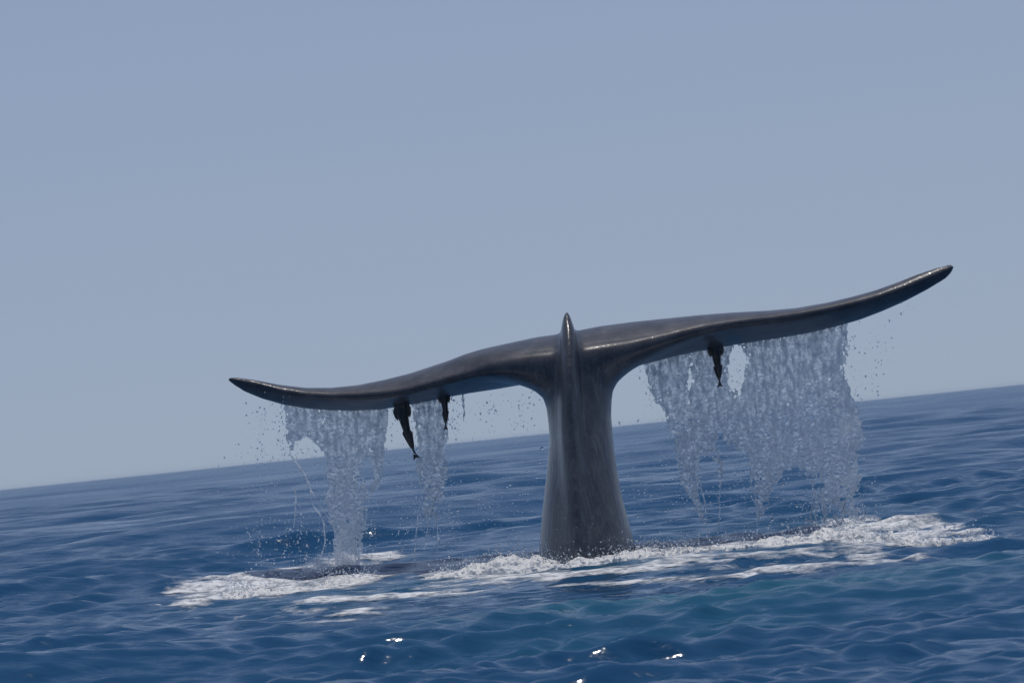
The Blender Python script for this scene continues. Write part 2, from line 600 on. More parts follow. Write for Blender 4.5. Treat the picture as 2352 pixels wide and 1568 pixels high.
UX, UZ = outline(UP)
LX, LZ = outline(LO)
LEF_PX = [(521, 0.25), (571, 0.20), (646, 0.30), (759, 0.40), (834, 0.47), (909, 0.55), (984, 0.54), (1115, 0.52), (1300, 0.60), (1440, 0.60), (1532, 0.54), (1626, 0.42), (1720, 0.36), (1814, 0.32), (1907, 0.29), (2001, 0.31), (2095, 0.36), (2189, 0.4)]
LEX = np.array([at(p, 780, YW + sweep(p) + 0.15)[0] for p, _ in LEF_PX])
LEF = np.array([f for _, f in LEF_PX])
PED = [(790, 1120, 1540), (830, 1158, 1482), (860, 1197, 1440), (885, 1234, 1416), (905, 1251, 1407), (930, 1258, 1404), (960, 1262, 1403), (1000, 1265, 1406), (1040, 1262, 1410), (1090, 1257, 1417), (1150, 1250, 1428), (1200, 1245, 1441), (1250, 1242, 1455), (1300, 1239, 1466),
       (1400, 1233, 1485), (1600, 1220, 1520)]
pz = np.array([at(1330, p[0], YW)[2] for p in PED])[::-1]
pl = np.array([at(p[1], p[0], YW)[0] for p in PED])[::-1]
pr = np.array([at(p[2], p[0], YW)[0] for p in PED])[::-1]
KEEL = [(712, 1301, 0.0), (717, 1302, 3), (725, 1302, 7), (740, 1303, 11.5), (760, 1305, 16), (800, 1307, 21), (850, 1307, 26), (900, 1308, 28), (1000, 1311, 28), (1100, 1318, 28), (1200, 1325, 30), (1300, 1330, 34), (1600, 1345, 40)]
kz = np.array([at(1305, k[0], YW)[2] for k in KEEL])[::-1]
kx_ = np.array([at(k[1], k[0], YW)[0] for k in KEEL])[::-1]
kw = np.array([k[2] * YW / F_PX for k in KEEL])[::-1]
Z_PEAK, Z_HUB = kz[-1], at(1305, 815, YW)[2]


def whale_field(x, y, z):
    """x (nx,1,1), y (1,ny,1), z (1,1,nz); y measured from the whale's own plane"""
    # flukes
    zu = np.interp(x, UX, UZ); zl = np.interp(x, LX, LZ)
    T = np.maximum((zu - zl) / 2, 0.004); zm = (zu + zl) / 2
    t = np.where(x < HUBX, (HUBX - x) / SPAN_L, (x - HUBX) / SPAN_R)
    c = chord_of(np.clip(t, 0, 1))
    yl = -0.05 + 1.05 * np.clip(t, 0, 1.2) ** 1.25
    fr = np.interp(x, LEX, LEF)                  # how far down the visible face the leading edge lies
    zle = zu - (zu - zl) * fr
    rd = np.minimum(0.035, 0.3 * T)
    d = y - yl - rd
    u = np.clip(d / c, 0, 1)
    rise = 1 - (1 - np.clip(u / 0.42, 0, 1)) ** 2.4
    drop = np.clip((u - 0.42) / 0.58, 0, 1)
    ztop = zle + (zu - zle - rd) * rise - (zu - zl - 2 * rd) * 0.97 * drop ** 1.7
    zbot = zle - (zle - zl - rd) * (1 - (1 - np.clip(u / 0.85, 0, 1)) ** 1.9)
    fl = np.maximum(z - ztop, zbot - z) * 0.85
    fl = np.where(d < 0, np.hypot(d, z - zle), fl)
    fl = np.where(d > c, np.hypot(d - c, z - zl - rd), fl) - rd
    fl = np.maximum(fl, np.maximum(UX[0] - x, x - UX[-1]))
    # tail stock
    xl = np.interp(z, pz, pl); xr = np.interp(z, pz, pr)
    xc, w = (xl + xr) / 2, (xr - xl) / 2 + 0.012
    dp = np.interp(z, [-1.2, 0.2, 1.2, 2.0, 2.3], [0.95, 0.78, 0.50, 0.36, 0.30])
    yc = np.interp(z, [-1.2, 0.2, 1.2, 1.9, 2.4], [0.30, 0.30, 0.28, 0.36, 0.55])
    u = np.abs((x - xc) / w); v = np.abs((y - yc) / dp)
    ee = (u ** 2.0 + v ** 2.0) ** 0.5
    st = (ee - 1) * np.minimum(w, dp)
    st = smin(-st, -(z - Z_HUB), 0.15) * -1      # smooth cap at the hub
    # dorsal keel: a blade that climbs the stock and arches away over the hub
    zt = np.clip((z - 1.2) / (Z_PEAK - 1.2), 0, 1)
    yk = np.interp(z, [-1.2, 0.2, 1.2], [-0.70, -0.56, -0.40]) + 0.46 * zt ** 3.5
    cap = np.interp(z, kz, kw); xk = np.interp(z, kz, kx_)
    p = y - yk
    hw = cap * np.clip(1 - np.exp(-np.maximum(p, 0) / np.maximum(0.75 * cap, 0.01)), 0, 1) - np.clip((p - 0.5) / 0.9, 0, 1) * cap * 1.4
    ke = np.where(p < 0, np.hypot(p, x - xk), np.abs(x - xk) - hw) * 0.9
    ke = np.maximum(ke, z - Z_PEAK)
    body = smin(fl, st, 0.26)
    return smin(body, ke, 0.055)


def build_whale():
    s = 0.02
    xs = np.arange(UX[0] - 0.08, UX[-1] + 0.08, s)
    ys = np.arange(-1.0, 1.75, s)
    zs = np.arange(-0.9, at(2180, 608, 41.2)[2] + 0.10, s)
    parts = []
    f = np.empty((len(xs), len(ys), len(zs)), np.float32)
    for i in range(0, len(xs), 40):
        f[i:i + 40] = whale_field(xs[i:i + 40, None, None], ys[None, :, None], zs[None, None, :])
    v, q = surface_nets(f, (xs[0], ys[0], zs[0]), s)
    for _ in range(8):
        v = relax(relax(v, q, 1, 0.55), q, 1, -0.53)
    v = relax(v, q, 3, 0.5)
    v[:, 1] += YW
    base = (HUBX, YW, 0)
    o = mesh_obj('whale', v, q, M_SKIN, loc=base)
    # where the film of water runs: the stock and the flanks of the keel
    zz = v[:, 2]; xx = np.abs(v[:, 0] - HUBX)
    film = np.clip((0.45 + 0.55 * sstep(0.06, 0.18, xx)) * sstep(1.95, 1.60, zz) * sstep(0.9, 0.5, xx) * (0.45 + 0.55 * sstep(0.5, 1.3, zz)) + 0.25 * sstep(0.05, 0.20, 0.20 - xx) * sstep(2.4, 1.8, zz), 0, 1)
    attr(o, 'film', film)
    return tag(o, 'dark grey whale tail raised above the sea with both flukes spread', 'whale')


build_whale()

# ------------------------------------------------------------------ remoras hanging from the flukes
def build_remora(top, tail, half_w, depth, label, bend=0.0, fin_side=1):
    """a suckerfish hanging by its head: top and tail are view points, depth the distance"""
    A, B = at(*top, depth), at(*tail, depth + 0.05)
    A = A + (A - B) / np.linalg.norm(A - B) * 0.05
    Lh = np.linalg.norm(B - A)
    ax = (B - A) / Lh
    sd = np.array([ax[2], 0, -ax[0]]); sd /= np.linalg.norm(sd)
    if sd[0] < 0: sd = -sd
    dp = np.cross(ax, sd)
    prof = [(0.0, 1.0, 0.50), (0.06, 1.02, 0.60), (0.13, 0.98, 0.66), (0.22, 0.84, 0.68), (0.32, 0.68, 0.62), (0.45, 0.56, 0.54),
            (0.58, 0.46, 0.45), (0.70, 0.31, 0.32), (0.81, 0.18, 0.20), (0.90, 0.11, 0.12)]
    V, Fc = [], []
    n = 14
    for t, w, h in prof:
        c = A + ax * t * Lh + sd * bend * math.sin(math.pi * t) * Lh
        for k in range(n):
            a = 2 * math.pi * k / n
            V.append(c + sd * math.cos(a) * w * half_w * 0.85 + dp * math.sin(a) * h * half_w * 0.85)
    for i in range(len(prof) - 1):
        for k in range(n):
            Fc.append([i * n + k, i * n + (k + 1) % n, (i + 1) * n + (k + 1) % n, (i + 1) * n + k])
    Fc.append(list(range(n))[::-1]); Fc.append([(len(prof) - 1) * n + k for k in range(n)])
    body = mesh_obj('remora', np.array(V), Fc, M_FISH, loc=tuple(A))
    tag(body, label, 'fish')

    def fin(name, outline2d, thick, ox, plane):
        """flat tapered fin with a rounded edge; outline in (along body, outward)"""
        P = np.array(outline2d, float)
        c = P.mean(0)
        vs, fs = [], []
        m = len(P)
        out = sd * ox if plane == 'side' else dp * ox
        nrm = np.cross(ax, out)
        for s_, inset in ((0, 1.0), (1, 0.86), (-1, 0.86)):
            for p in P:
                q = c + (p - c) * inset
                tt = q[0]
                off = sd * bend * math.sin(math.pi * min(tt, 1)) * Lh
                vs.append(A + ax * q[0] * Lh + out * q[1] * half_w + off + nrm * s_ * thick)
        for k in range(m):
            k2 = (k + 1) % m
            fs.append([k, k2, m + k2, m + k]); fs.append([k2, k, 2 * m + k, 2 * m + k2])
        fs.append([m + k for k in range(m)]); fs.append([2 * m + k for k in range(m)][::-1])
        o = mesh_obj(name, np.array(vs) - A, fs, M_FISH, parent=body)
        return o

    for s_ in (-1, 1):
        fin('pectoral_fin', [(0.13, 0.5), (0.11, 0.9), (0.17, 1.08), (0.27, 0.98), (0.33, 0.72), (0.26, 0.4)], 0.004, s_, 'side')
    fin('dorsal_fin', [(0.48, 0.3), (0.55, 0.62), (0.66, 0.48), (0.80, 0.28), (0.84, 0.10)], 0.003, fin_side, 'side')
    fin('anal_fin', [(0.50, 0.3), (0.57, 0.58), (0.68, 0.44), (0.80, 0.26), (0.84, 0.10)], 0.003, -fin_side, 'side')
    fin('tail_fin', [(0.88, -0.08), (0.94, -0.24), (1.02, -0.42), (0.985, 0.0), (1.01, 0.40), (0.94, 0.22), (0.88, 0.08)], 0.003, 1, 'side')
    # the ribbed sucking disc on top of the head
    vs, fs = [], []
    for k in range(9):
        t0, t1 = 0.02 + k * 0.022, 0.034 + k * 0.022
        b = len(vs)
        wv = 0.34 * math.sin(math.pi * (k + 1.2) / 10.5) + 0.12
        for t, hh in ((t0, 0.42), (t1, 0.42), (t0, 0.60), (t1, 0.60)):
            for s_ in (-1, 1):
                vs.append(ax * t * Lh + sd * s_ * wv * half_w + dp * -hh * half_w)
        fs += [[b, b + 1, b + 3, b + 2], [b + 4, b + 6, b + 7, b + 5], [b, b + 4, b + 5, b + 1], [b + 2, b + 3, b + 7, b + 6], [b, b + 2, b + 6, b + 4], [b + 1, b + 5, b + 7, b + 3]]
    mesh_obj('sucking_disc', np.array(vs), fs, M_FISH, parent=body, smooth=False)
    return body


build_remora((922, 929), (957, 1052), 0.080, 41.05, 'long dark remora dangling from the whale fluke beside the broad water sheet', -0.03, -1)
build_remora((1018, 908), (1024, 986), 0.056, 41.02, 'short dark remora hanging from the fluke over the narrow water strip', 0.02, 1)
build_remora((1643, 796), (1654, 888), 0.072, 41.05, 'dark remora hanging from the fluke in front of the largest water sheet', 0.0, 1)

# ------------------------------------------------------------------ water falling from the flukes
SPRAY = {}


def poly_sd(px, py, poly):
    """signed distance (positive inside) to a polygon, arrays of view points"""
    P = np.array(poly, float)
    inside = np.zeros(px.shape, bool)
    dmin = np.full(px.shape, 1e9)
    for (ax, ay), (bx, by) in zip(P, np.roll(P, -1, axis=0)):
        ex, ey = bx - ax, by - ay
        t = np.clip(((px - ax) * ex + (py - ay) * ey) / (ex * ex + ey * ey + 1e-9), 0, 1)
        dmin = np.minimum(dmin, np.hypot(px - ax - t * ex, py - ay - t * ey))
        cr = ((ay > py) != (by > py)) & (px < ex * (py - ay) / (ey + 1e-12) + ax)
        inside ^= cr
    return np.where(inside, dmin, -dmin)


RI = ROTN.T


def to_view(x, y, z):
    v = np.stack([x, y, z - H_CAM], -1) @ RI.T
    return 1176 + F_PX * v[..., 0] / -v[..., 2], 784 - F_PX * v[..., 1] / -v[..., 2]


def qx0(X, Z, seed):
    return X + 0.08 * vnoise(X * 4, Z * 4, 7.0, seed + 13)


def build_curtain(poly, holes, strands, depth, seed, label, tear_from, tear_to):
    P = np.array(poly, float)
    c = np.array([at(a, b, depth) for a, b in poly])
    s = 0.0055
    xs = np.arange(c[:, 0].min() - 0.15, c[:, 0].max() + 0.15, s)
    zs = np.arange(c[:, 2].min() - 0.15, c[:, 2].max() + 0.05, s)
    X, Z = np.meshgrid(xs, zs, indexing='ij')
    Y = np.full_like(X, depth)
    px, py = to_view(X, Y, Z)
    sd_ = poly_sd(px, py, poly) / 255.0                      # metres
    for hx, hy, rx, ry in holes:
        h = (np.hypot((px - hx) / rx, (py - hy) / ry) * (1 + 0.45 * fbm(X * 12 + hx, Z * 7, 0, seed + 21, 3)) - 1) * min(rx, ry) / 255.0
        sd_ = np.minimum(sd_, h)
    edge = 0.045 * fbm(X * 12, Z * 6, seed * 3.1, seed, 5, 0.65)
    fall = sstep(tear_from, tear_to, py)                      # the sheet tears as it falls
    streak = fbm(X * 9, Z * 2.6, 0, seed + 5, 4, 0.6)
    F = sd_ + edge * (0.9 + 0.9 * fall)
    cell = vnoise(X * 44, Z * 26, 3.0, seed + 31) + 0.5 * vnoise(X * 80, Z * 60, 3.0, seed + 32)
    F = np.minimum(F, 0.75 * np.maximum(sd_, -0.05) + 0.012 + 0.045 * cell + 0.02 * fbm(X * 5, Z * 2, 0, seed + 33, 3))
    F = np.minimum(F, 0.060 - 0.034 * fall + 0.036 * cell + 0.05 * streak)
    F = np.minimum(F, 0.10 + 0.10 * (1 - fall) + (streak - 0.02 - 0.34 * fall) * 0.30 * (0.25 + fall) + 0.02)
    lace = np.minimum(0.045 - np.abs(fbm(qx0(X, Z, seed) * 7, Z * 4.0, 0, seed + 15, 3, 0.6)) * 0.45, sd_ + edge * 1.5 + 0.02)
    F = np.maximum(F, np.where(fall > 0.12, lace, -1))
    keep_v = F > 0
    # wrinkles: cells a few centimetres across on both faces, longer folds through both
    qx = X + 0.030 * vnoise(X * 11, Z * 9, 1.0, seed + 11); qz = Z + 0.030 * vnoise(X * 9, Z * 11, 2.0, seed + 12)
    w1 = np.abs(vnoise(qx * 44, qz * 50, 0.0, seed + 1)) * 2 - 1 + 0.7 * vnoise(qx * 84, qz * 94, 0, seed + 2)
    w2 = vnoise(qx * 42, qz * 47, 5.0, seed + 3) + 0.6 * vnoise(qx * 86, qz * 90, 0, seed + 4)
    fold = 0.055 * fbm(X * 2.2, Z * 1.1, 0, seed + 6, 3) + 0.012 * fbm(X * 10, Z * 3.5, 0, seed + 7, 3)
    rim = np.exp(-np.maximum(F, 0) / 0.018)
    th = (0.005 + 0.005 * rim) * sstep(0.0, 0.012, F + 0.004)
    amp = 0.0021 * np.clip(0.75 + 0.7 * fbm(X * 9, Z * 4, 0, seed + 8, 3), 0.1, 2)
    amp = amp * (0.65 + 0.5 * sstep(P[:, 1].min(), P[:, 1].max(), py))
    yf = Y + fold - th - amp * w1
    yb = Y + fold + th + amp * w2
    yb = np.maximum(yb, yf + 0.002)
    keep = keep_v[:-1, :-1] & keep_v[1:, :-1] & keep_v[1:, 1:] & keep_v[:-1, 1:]
    nx, nz = X.shape
    i = np.arange(nx * nz).reshape(nx, nz)
    a, b, d, e = i[:-1, :-1][keep], i[1:, :-1][keep], i[1:, 1:][keep], i[:-1, 1:][keep]
    N = nx * nz
    front = np.stack([a, b, d, e], 1)
    back = np.stack([e, d, b, a], 1) + N
    k = np.pad(keep, 1)
    sides = []
    kk = k[1:-1, 1:-1]
    for nb, (p, q) in ((k[1:-1, :-2], ((0, 0), (1, 0))), (k[2:, 1:-1], ((1, 0), (1, 1))), (k[1:-1, 2:], ((1, 1), (0, 1))), (k[:-2, 1:-1], ((0, 1), (0, 0)))):
        m = np.argwhere(kk & ~nb)
        u = i[m[:, 0] + p[0], m[:, 1] + p[1]]; w = i[m[:, 0] + q[0], m[:, 1] + q[1]]
        sides.append(np.stack([w, u, u + N, w + N], 1))
    q = np.concatenate([front, back] + sides)
    V = np.concatenate([np.stack([X, yf, Z], -1).reshape(-1, 3), np.stack([X, yb, Z], -1).reshape(-1, 3)])
    used = np.unique(q)
    re = np.zeros(len(V), np.int64); re[used] = np.arange(len(used))
    top = at(P[:, 0].mean(), P[:, 1].min(), depth)
    o = mesh_obj('water_curtain', V[used], re[q], M_SHEET, loc=tuple(top))
    tag(o, label, 'falling water', 'sheets of water falling from the flukes')
    # thin ropes of water below the torn edge
    for pts in strands:
        W = np.array([at(a_, b_, depth) for a_, b_ in pts])
        build_trickle(W, o, top, seed)
        seed += 1
    # beads torn from the edges
    m = np.argwhere((F < 0.0) & (F > -0.10))
    pick = RNG.permutation(len(m))[:int(420 + len(m) * 0.008)]
    pick = m[pick]
    SPRAY.setdefault('edge', []).append(np.stack([X[tuple(pick.T)], Y[tuple(pick.T)] + RNG.normal(0, 0.12, len(pick)), Z[tuple(pick.T)]], -1))
    return o


def build_trickle(W, parent, origin, seed):
    n = max(20, int(np.linalg.norm(np.diff(W, axis=0), axis=1).sum() / 0.008))
    t = np.linspace(0, len(W) - 1, n)
    C = np.stack([np.interp(t, np.arange(len(W)), W[:, k]) for k in range(3)], 1)
    C[:, 0] += 0.018 * fbm(C[:, 2] * 7, 0 * t, seed * 1.7, seed, 3)
    C[:, 1] += 0.03 * fbm(C[:, 2] * 4, 0 * t + 3, seed, seed + 2, 3)
    r = 0.0075 * (1 + 0.9 * fbm(C[:, 2] * 16, 0 * t, seed, seed + 9, 3)) * (1 - 0.5 * np.linspace(0, 1, n))
    r = np.maximum(r * (1 + 0.8 * (vnoise(C[:, 2] * 25, 0 * t, 0, seed + 3) > 0.45)), 0.0015)
    V, Fc, m = [], [], 8
    for c, rad in zip(C, r):
        for k in range(m):
            a = 2 * math.pi * k / m
            V.append(c - origin + np.array([math.cos(a) * rad, math.sin(a) * rad, 0]))
    for i in range(n - 1):
        for k in range(m):
            Fc.append([i * m + k, i * m + (k + 1) % m, (i + 1) * m + (k + 1) % m, (i + 1) * m + k])
    Fc.append(list(range(m))); Fc.append([(n - 1) * m + k for k in range(m)][::-1])
    mesh_obj('trickle', np.array(V), Fc, M_SHEET, parent=parent)


RIGHT = [(1476, 828), (1560, 806), (1680, 784), (1800, 766), (1920, 743), (1947, 737), (1950, 790), (1941, 850), (1956, 900), (1976, 935), (1981, 1000), (1972, 1060), (1976, 1110), (1967, 1150),
         (1978, 1210), (1960, 1215), (1945, 1150), (1905, 1160), (1880, 1225), (1850, 1222), (1868, 1150), (1858, 1100), (1830, 1075), (1800, 1080), (1775, 1115), (1760, 1155), (1745, 1200), (1735, 1150), (1722, 1095), (1718, 1050),
         (1690, 1020), (1668, 1030), (1655, 1110), (1640, 1040), (1612, 1050), (1600, 1090), (1612, 1150), (1628, 1228), (1612, 1200), (1590, 1150), (1562, 1110), (1552, 1060), (1543, 1000), (1530, 960), (1502, 920), (1488, 880)]
build_curtain(RIGHT, [(1692, 845, 18, 50), (1585, 872, 5, 24), (1655, 1030, 11, 26), (1880, 1110, 8, 10)],
              [[(1650, 1030), (1657, 1110), (1652, 1180), (1650, 1222)], [(1605, 1090), (1618, 1150), (1627, 1232)], [(1737, 1150), (1742, 1208)], [(1920, 1140), (1905, 1175), (1880, 1222)], [(1925, 1140), (1935, 1190), (1950, 1228)], [(1890, 1150), (1893, 1190), (1900, 1225)]],
              41.22, 3, 'largest curtain of falling water under the fluke with one remora', 900, 1260)
LEFT = [(650, 920), (700, 931), (760, 935), (830, 935), (897, 928), (891, 990), (883, 1040), (881, 1090), (868, 1120), (851, 1135), (843, 1180), (839, 1230), (833, 1285), (818, 1335), (780, 1335), (770, 1290), (764, 1230),
        (752, 1190), (743, 1150), (751, 1120), (745, 1060), (734, 1030), (702, 1003), (678, 1015), (668, 1055), (660, 1010), (657, 960)]
build_curtain(LEFT, [(842, 1083, 10, 21), (842, 1090, 8, 15)], [[(664, 1040), (690, 1075), (712, 1110), (720, 1160), (740, 1190), (748, 1240), (734, 1290)], [(672, 1050), (700, 1090), (716, 1130), (760, 1200)], [(676, 1120), (680, 1170), (676, 1210)]],
              41.22, 21, 'broad curtain of falling water that narrows to a foot in foam', 1010, 1900)
NARROW = [(946, 914), (1000, 902), (1036, 897), (1029, 1000), (1026, 1080), (1021, 1140), (1003, 1170), (990, 1215), (980, 1180), (975, 1130), (961, 1080), (955, 1040), (960, 1000), (948, 960)]
build_curtain(NARROW, [(985, 1120, 5, 20)], [[(966, 1050), (968, 1120), (962, 1180), (956, 1240), (952, 1292)], [(1000, 1140), (987, 1200), (975, 1262)], [(1000, 1180), (1010, 1240), (1006, 1264)], [(1062, 900), (1066, 940), (1063, 968)]],
              41.20, 42, 'narrow strip of falling water between the long and short remoras', 1000, 1250)

JETS = [(1845, 1240), (1858, 1185), (1872, 1155), (1884, 1180), (1893, 1205), (1915, 1168), (1940, 1150), (1955, 1180), (1968, 1145), (1984, 1195), (1988, 1240)]
o = build_curtain(JETS, [(1905, 1215, 9, 16), (1950, 1215, 7, 14)], [[(1880, 1240), (1872, 1190), (1866, 1150)], [(1925, 1240), (1935, 1180), (1948, 1132)]], 40.9, 63, 'ragged water jets leaping from the splash under the largest curtain', 1100, 1190)
o.name = 'water_jet'; o['category'] = 'splash'; o['group'] = 'white water round the tail'
LEAP = [(716, 1345), (712, 1310), (722, 1288), (738, 1284), (750, 1304), (762, 1325), (775, 1345)]
o = build_curtain(LEAP, [], [], 40.9, 77, 'small jet of water leaping beside the foot of the narrowing curtain', 1260, 1330)
o.name = 'water_jet'; o['category'] = 'splash'; o['group'] = 'white water round the tail'

# ------------------------------------------------------------------ foam, splashes and spray
FOAM = [  # view polylines with half width in metres on the water, strength
    ([(428, 1358, 0.30), (520, 1335, 0.5), (650, 1312, 0.5), (720, 1300, 0.3)], 0.9),
    ([(480, 1372, 0.3), (560, 1352, 0.5), (640, 1345, 0.4)], 0.7),
    ([(372, 1394, 0.06), (450, 1384, 0.3), (545, 1372, 0.3), (640, 1362, 0.4), (760, 1342, 0.6), (840, 1325, 0.5)], 0.9),
    ([(760, 1296, 0.4), (830, 1284, 0.5), (880, 1281, 0.3)], 0.85),
    ([(745, 1376, 0.3), (850, 1376, 0.4), (930, 1372, 0.25), (1060, 1358, 0.15)], 0.7),
    ([(790, 1408, 0.2), (840, 1403, 0.25), (930, 1397, 0.2)], 0.55),
    ([(680, 1395, 0.5), (760, 1420, 0.6), (830, 1420, 0.5)], 0.22),
    ([(860, 1340, 0.5), (1000, 1345, 0.6), (1120, 1335, 0.5)], 0.35),
    ([(1000, 1315, 0.4), (1100, 1325, 0.5), (1200, 1325, 0.6), (1300, 1322, 0.6), (1420, 1312, 0.7), (1560, 1300, 0.6)], 0.62),
    ([(1450, 1335, 0.2), (1560, 1331, 0.3), (1660, 1326, 0.3), (1780, 1310, 0.35), (1900, 1295, 0.3), (2010, 1280, 0.3)], 0.75),
    ([(1430, 1262, 0.6), (1560, 1255, 0.8), (1700, 1250, 0.8), (1850, 1240, 1.0), (2000, 1240, 0.8), (2120, 1240, 0.6), (2250, 1235, 0.3)], 0.62),
    ([(1440, 1285, 0.6), (1600, 1280, 0.7), (1800, 1270, 0.5), (1960, 1265, 0.4)], 0.42),
    ([(1620, 1305, 0.3), (1780, 1290, 0.4), (1900, 1275, 0.4)], 0.45),
    ([(2000, 1212, 0.5), (2120, 1206, 0.5), (2180, 1215, 0.3)], 0.7),
    ([(2080, 1225, 0.5), (2240, 1225, 0.4)], 0.5),
    ([(1930, 1200, 0.5), (2080, 1190, 0.3)], 0.4),
    ([(1000, 1348, 0.2), (1120, 1338, 0.3), (1290, 1328, 0.3)], 0.6),
    ([(1170, 1350, 0.2), (1300, 1344, 0.25), (1440, 1338, 0.3), (1600, 1322, 0.3)], 0.45),
    ([(1010, 1366, 0.15), (1110, 1358, 0.2), (1210, 1348, 0.2)], 0.5),
    ([(790, 1358, 0.3), (900, 1350, 0.3), (1000, 1330, 0.3)], 0.4),
    ([(1660, 1290, 0.25), (1760, 1280, 0.3), (1830, 1268, 0.3)], 0.55),
    ([(1840, 1262, 0.3), (1930, 1262, 0.3), (2010, 1256, 0.3)], 0.55),
    ([(1960, 1300, 0.2), (2100, 1280, 0.2)], 0.3),
]


def build_foam():
    S, Wd, St = [], [], []
    for pts, w in FOAM:
        p = stroke_points(pts, 0.12)
        S.append(p[:, :2]); Wd.append(p[:, 3]); St.append(np.full(len(p), w))
    S, Wd, St = np.concatenate(S), np.concatenate(Wd), np.concatenate(St)
    xs = np.arange(S[:, 0].min() - 0.8, S[:, 0].max() + 0.8, 0.022)
    ys = np.arange(max(27, S[:, 1].min() - 1.0), min(62, S[:, 1].max() + 1.0), 0.05)
    U, Vv = np.meshgrid(xs, ys, indexing='ij')
    f = np.zeros_like(U)
    for (sx, sy), w, st in zip(S, Wd, St):
        i0, i1 = np.searchsorted(xs, [sx - 2.2 * w, sx + 2.2 * w]); j0, j1 = np.searchsorted(ys, [sy - 2.6 * w, sy + 2.6 * w])
        if i1 <= i0 or j1 <= j0: continue
        d = np.hypot((U[i0:i1, j0:j1] - sx) / w, (Vv[i0:i1, j0:j1] - sy) / (w * 1.2)) * 1.25
        f[i0:i1, j0:j1] = np.maximum(f[i0:i1, j0:j1], st * np.exp(-d * d))
    f = f + 0.42 * f ** 0.5 * fbm(U * 2.0, Vv * 1.3, 0, 61, 4) + 0.12 * f ** 0.5 * fbm(U * 9, Vv * 5, 0, 67, 3)
    X, Y, Z = sea_at(U, Vv, 0.00203 * np.hypot(U, Vv))
    Z = Z + 0.006 + 0.008 * np.clip(f, 0, 1)
    kv = f > 0.06
    keep = kv[:-1, :-1] | kv[1:, :-1] | kv[1:, 1:] | kv[:-1, 1:]
    nx, ny = U.shape
    i = np.arange(nx * ny).reshape(nx, ny)
    q = np.stack([i[:-1, :-1][keep], i[1:, :-1][keep], i[1:, 1:][keep], i[:-1, 1:][keep]], 1)
    used = np.unique(q); re = np.zeros(nx * ny, np.int64); re[used] = np.arange(len(used))
    o = mesh_obj('sea_foam', np.stack([X, Y, Z], -1).reshape(-1, 3)[used], re[q], M_FOAM)
    attr(o, 'foam', np.clip(f.ravel()[used], 0, 1.2) * 1.12 - 0.02)
    tag(o, 'white streaks of foam lying on the churned water round the tail', 'foam', kind='stuff')


build_foam()


def build_splash(pts, label, height, thick, seed, depth=None):
    """a ragged crest of white water standing along a line on the sea"""
    rs = np.random.default_rng(seed)
    if depth is None:
        p = stroke_points(pts, 0.05)
    else:                                        # crest at a known distance, hugging the tail stock
        q0 = np.array([np.append(at(a, b, y_), w_) for (a, b, w_), y_ in zip(pts, depth)])
        t = np.linspace(0, len(q0) - 1, 40)
        p = np.stack([np.interp(t, np.arange(len(q0)), q0[:, k]) for k in range(4)], 1)
    p = p[np.argsort(p[:, 0])]
    med = [np.median(p[max(0, i - 12):i + 13, 1]) for i in range(len(p))]
    p[:, 1] = med
    s = 0.010
    xs = np.arange(p[0, 0] - 0.12, p[-1, 0] + 0.12, s)
    yc = np.interp(xs, p[:, 0], p[:, 1]); w = np.interp(xs, p[:, 0], p[:, 3])
    kern = np.exp(-np.linspace(-2, 2, 31) ** 2); kern /= kern.sum()
    yc = np.convolve(np.pad(yc, 15, 'edge'), kern, 'valid'); w = np.convolve(np.pad(w, 15, 'edge'), kern, 'valid')
    w = w * sstep(0, 0.15, xs - xs[0]) * sstep(0, 0.15, xs[-1] - xs) + 0.02
    zs0 = sea_z(xs, yc)
    hh = height * w * np.clip(0.9 + 0.45 * fbm(xs * 3.0, 0 * xs, 0, seed, 3) + 0.18 * vnoise(xs * 16, 0 * xs, 0, seed + 1), 0.25, 2.0)
    th = thick * (0.6 + 0.6 * w)
    yy = np.arange(-thick * 2.2, thick * 2.2, s)                   # offsets from the crest line
    zz = np.arange(-0.05, hh.max() * 1.5 + 0.06, s)
    X, Y, Z = np.meshgrid(xs, yy, zz, indexing='ij')
    hx = np.maximum(hh, 0.02)[:, None, None]; tx = th[:, None, None]
    f = (np.sqrt((Y / tx) ** 2 + (np.maximum(Z, 0) / hx) ** 2) - 1) * np.minimum(hx, tx)
    Yw = Y + yc[:, None, None]
    f = f + 0.030 * fbm(X * 10, Yw * 10, Z * 10, seed + 2, 2) + 0.034 * np.abs(vnoise(X * 24, Yw * 24, Z * 24, seed + 3)) + 0.020 * np.abs(vnoise(X * 48, Yw * 48, Z * 48, seed + 4)) - 0.016
    f[[0, -1]] = 1; f[:, [0, -1]] = 1; f[:, :, [0, -1]] = 1
    v, q = surface_nets(f, (xs[0], yy[0], zz[0]), s)
    v = relax(v, q, 1, 0.3)
    v[:, 1] += np.interp(v[:, 0], xs, yc)
    v[:, 2] += sea_z(v[:, 0], v[:, 1]) - 0.012
    B = v[v[:, 2] > np.interp(v[:, 0], xs, zs0) + 0.4 * np.interp(v[:, 0], xs, hh)]
    if len(B) < 50: B = v
    o = mesh_obj('splash', v, q, M_FROTH, loc=tuple(p[len(p) // 2, :3]))
    tag(o, label, 'splash', 'white water round the tail')
    # drops thrown up over the crest
    k = rs.integers(0, len(B), int(420 * (xs[-1] - xs[0])))
    D = B[k, :3] + np.stack([rs.normal(0, 0.05, len(k)), rs.normal(0, 0.06, len(k)), np.abs(rs.normal(0.02, 0.055, len(k))) * 1.1], 1)
    SPRAY.setdefault('splash', []).append(D)
    return o


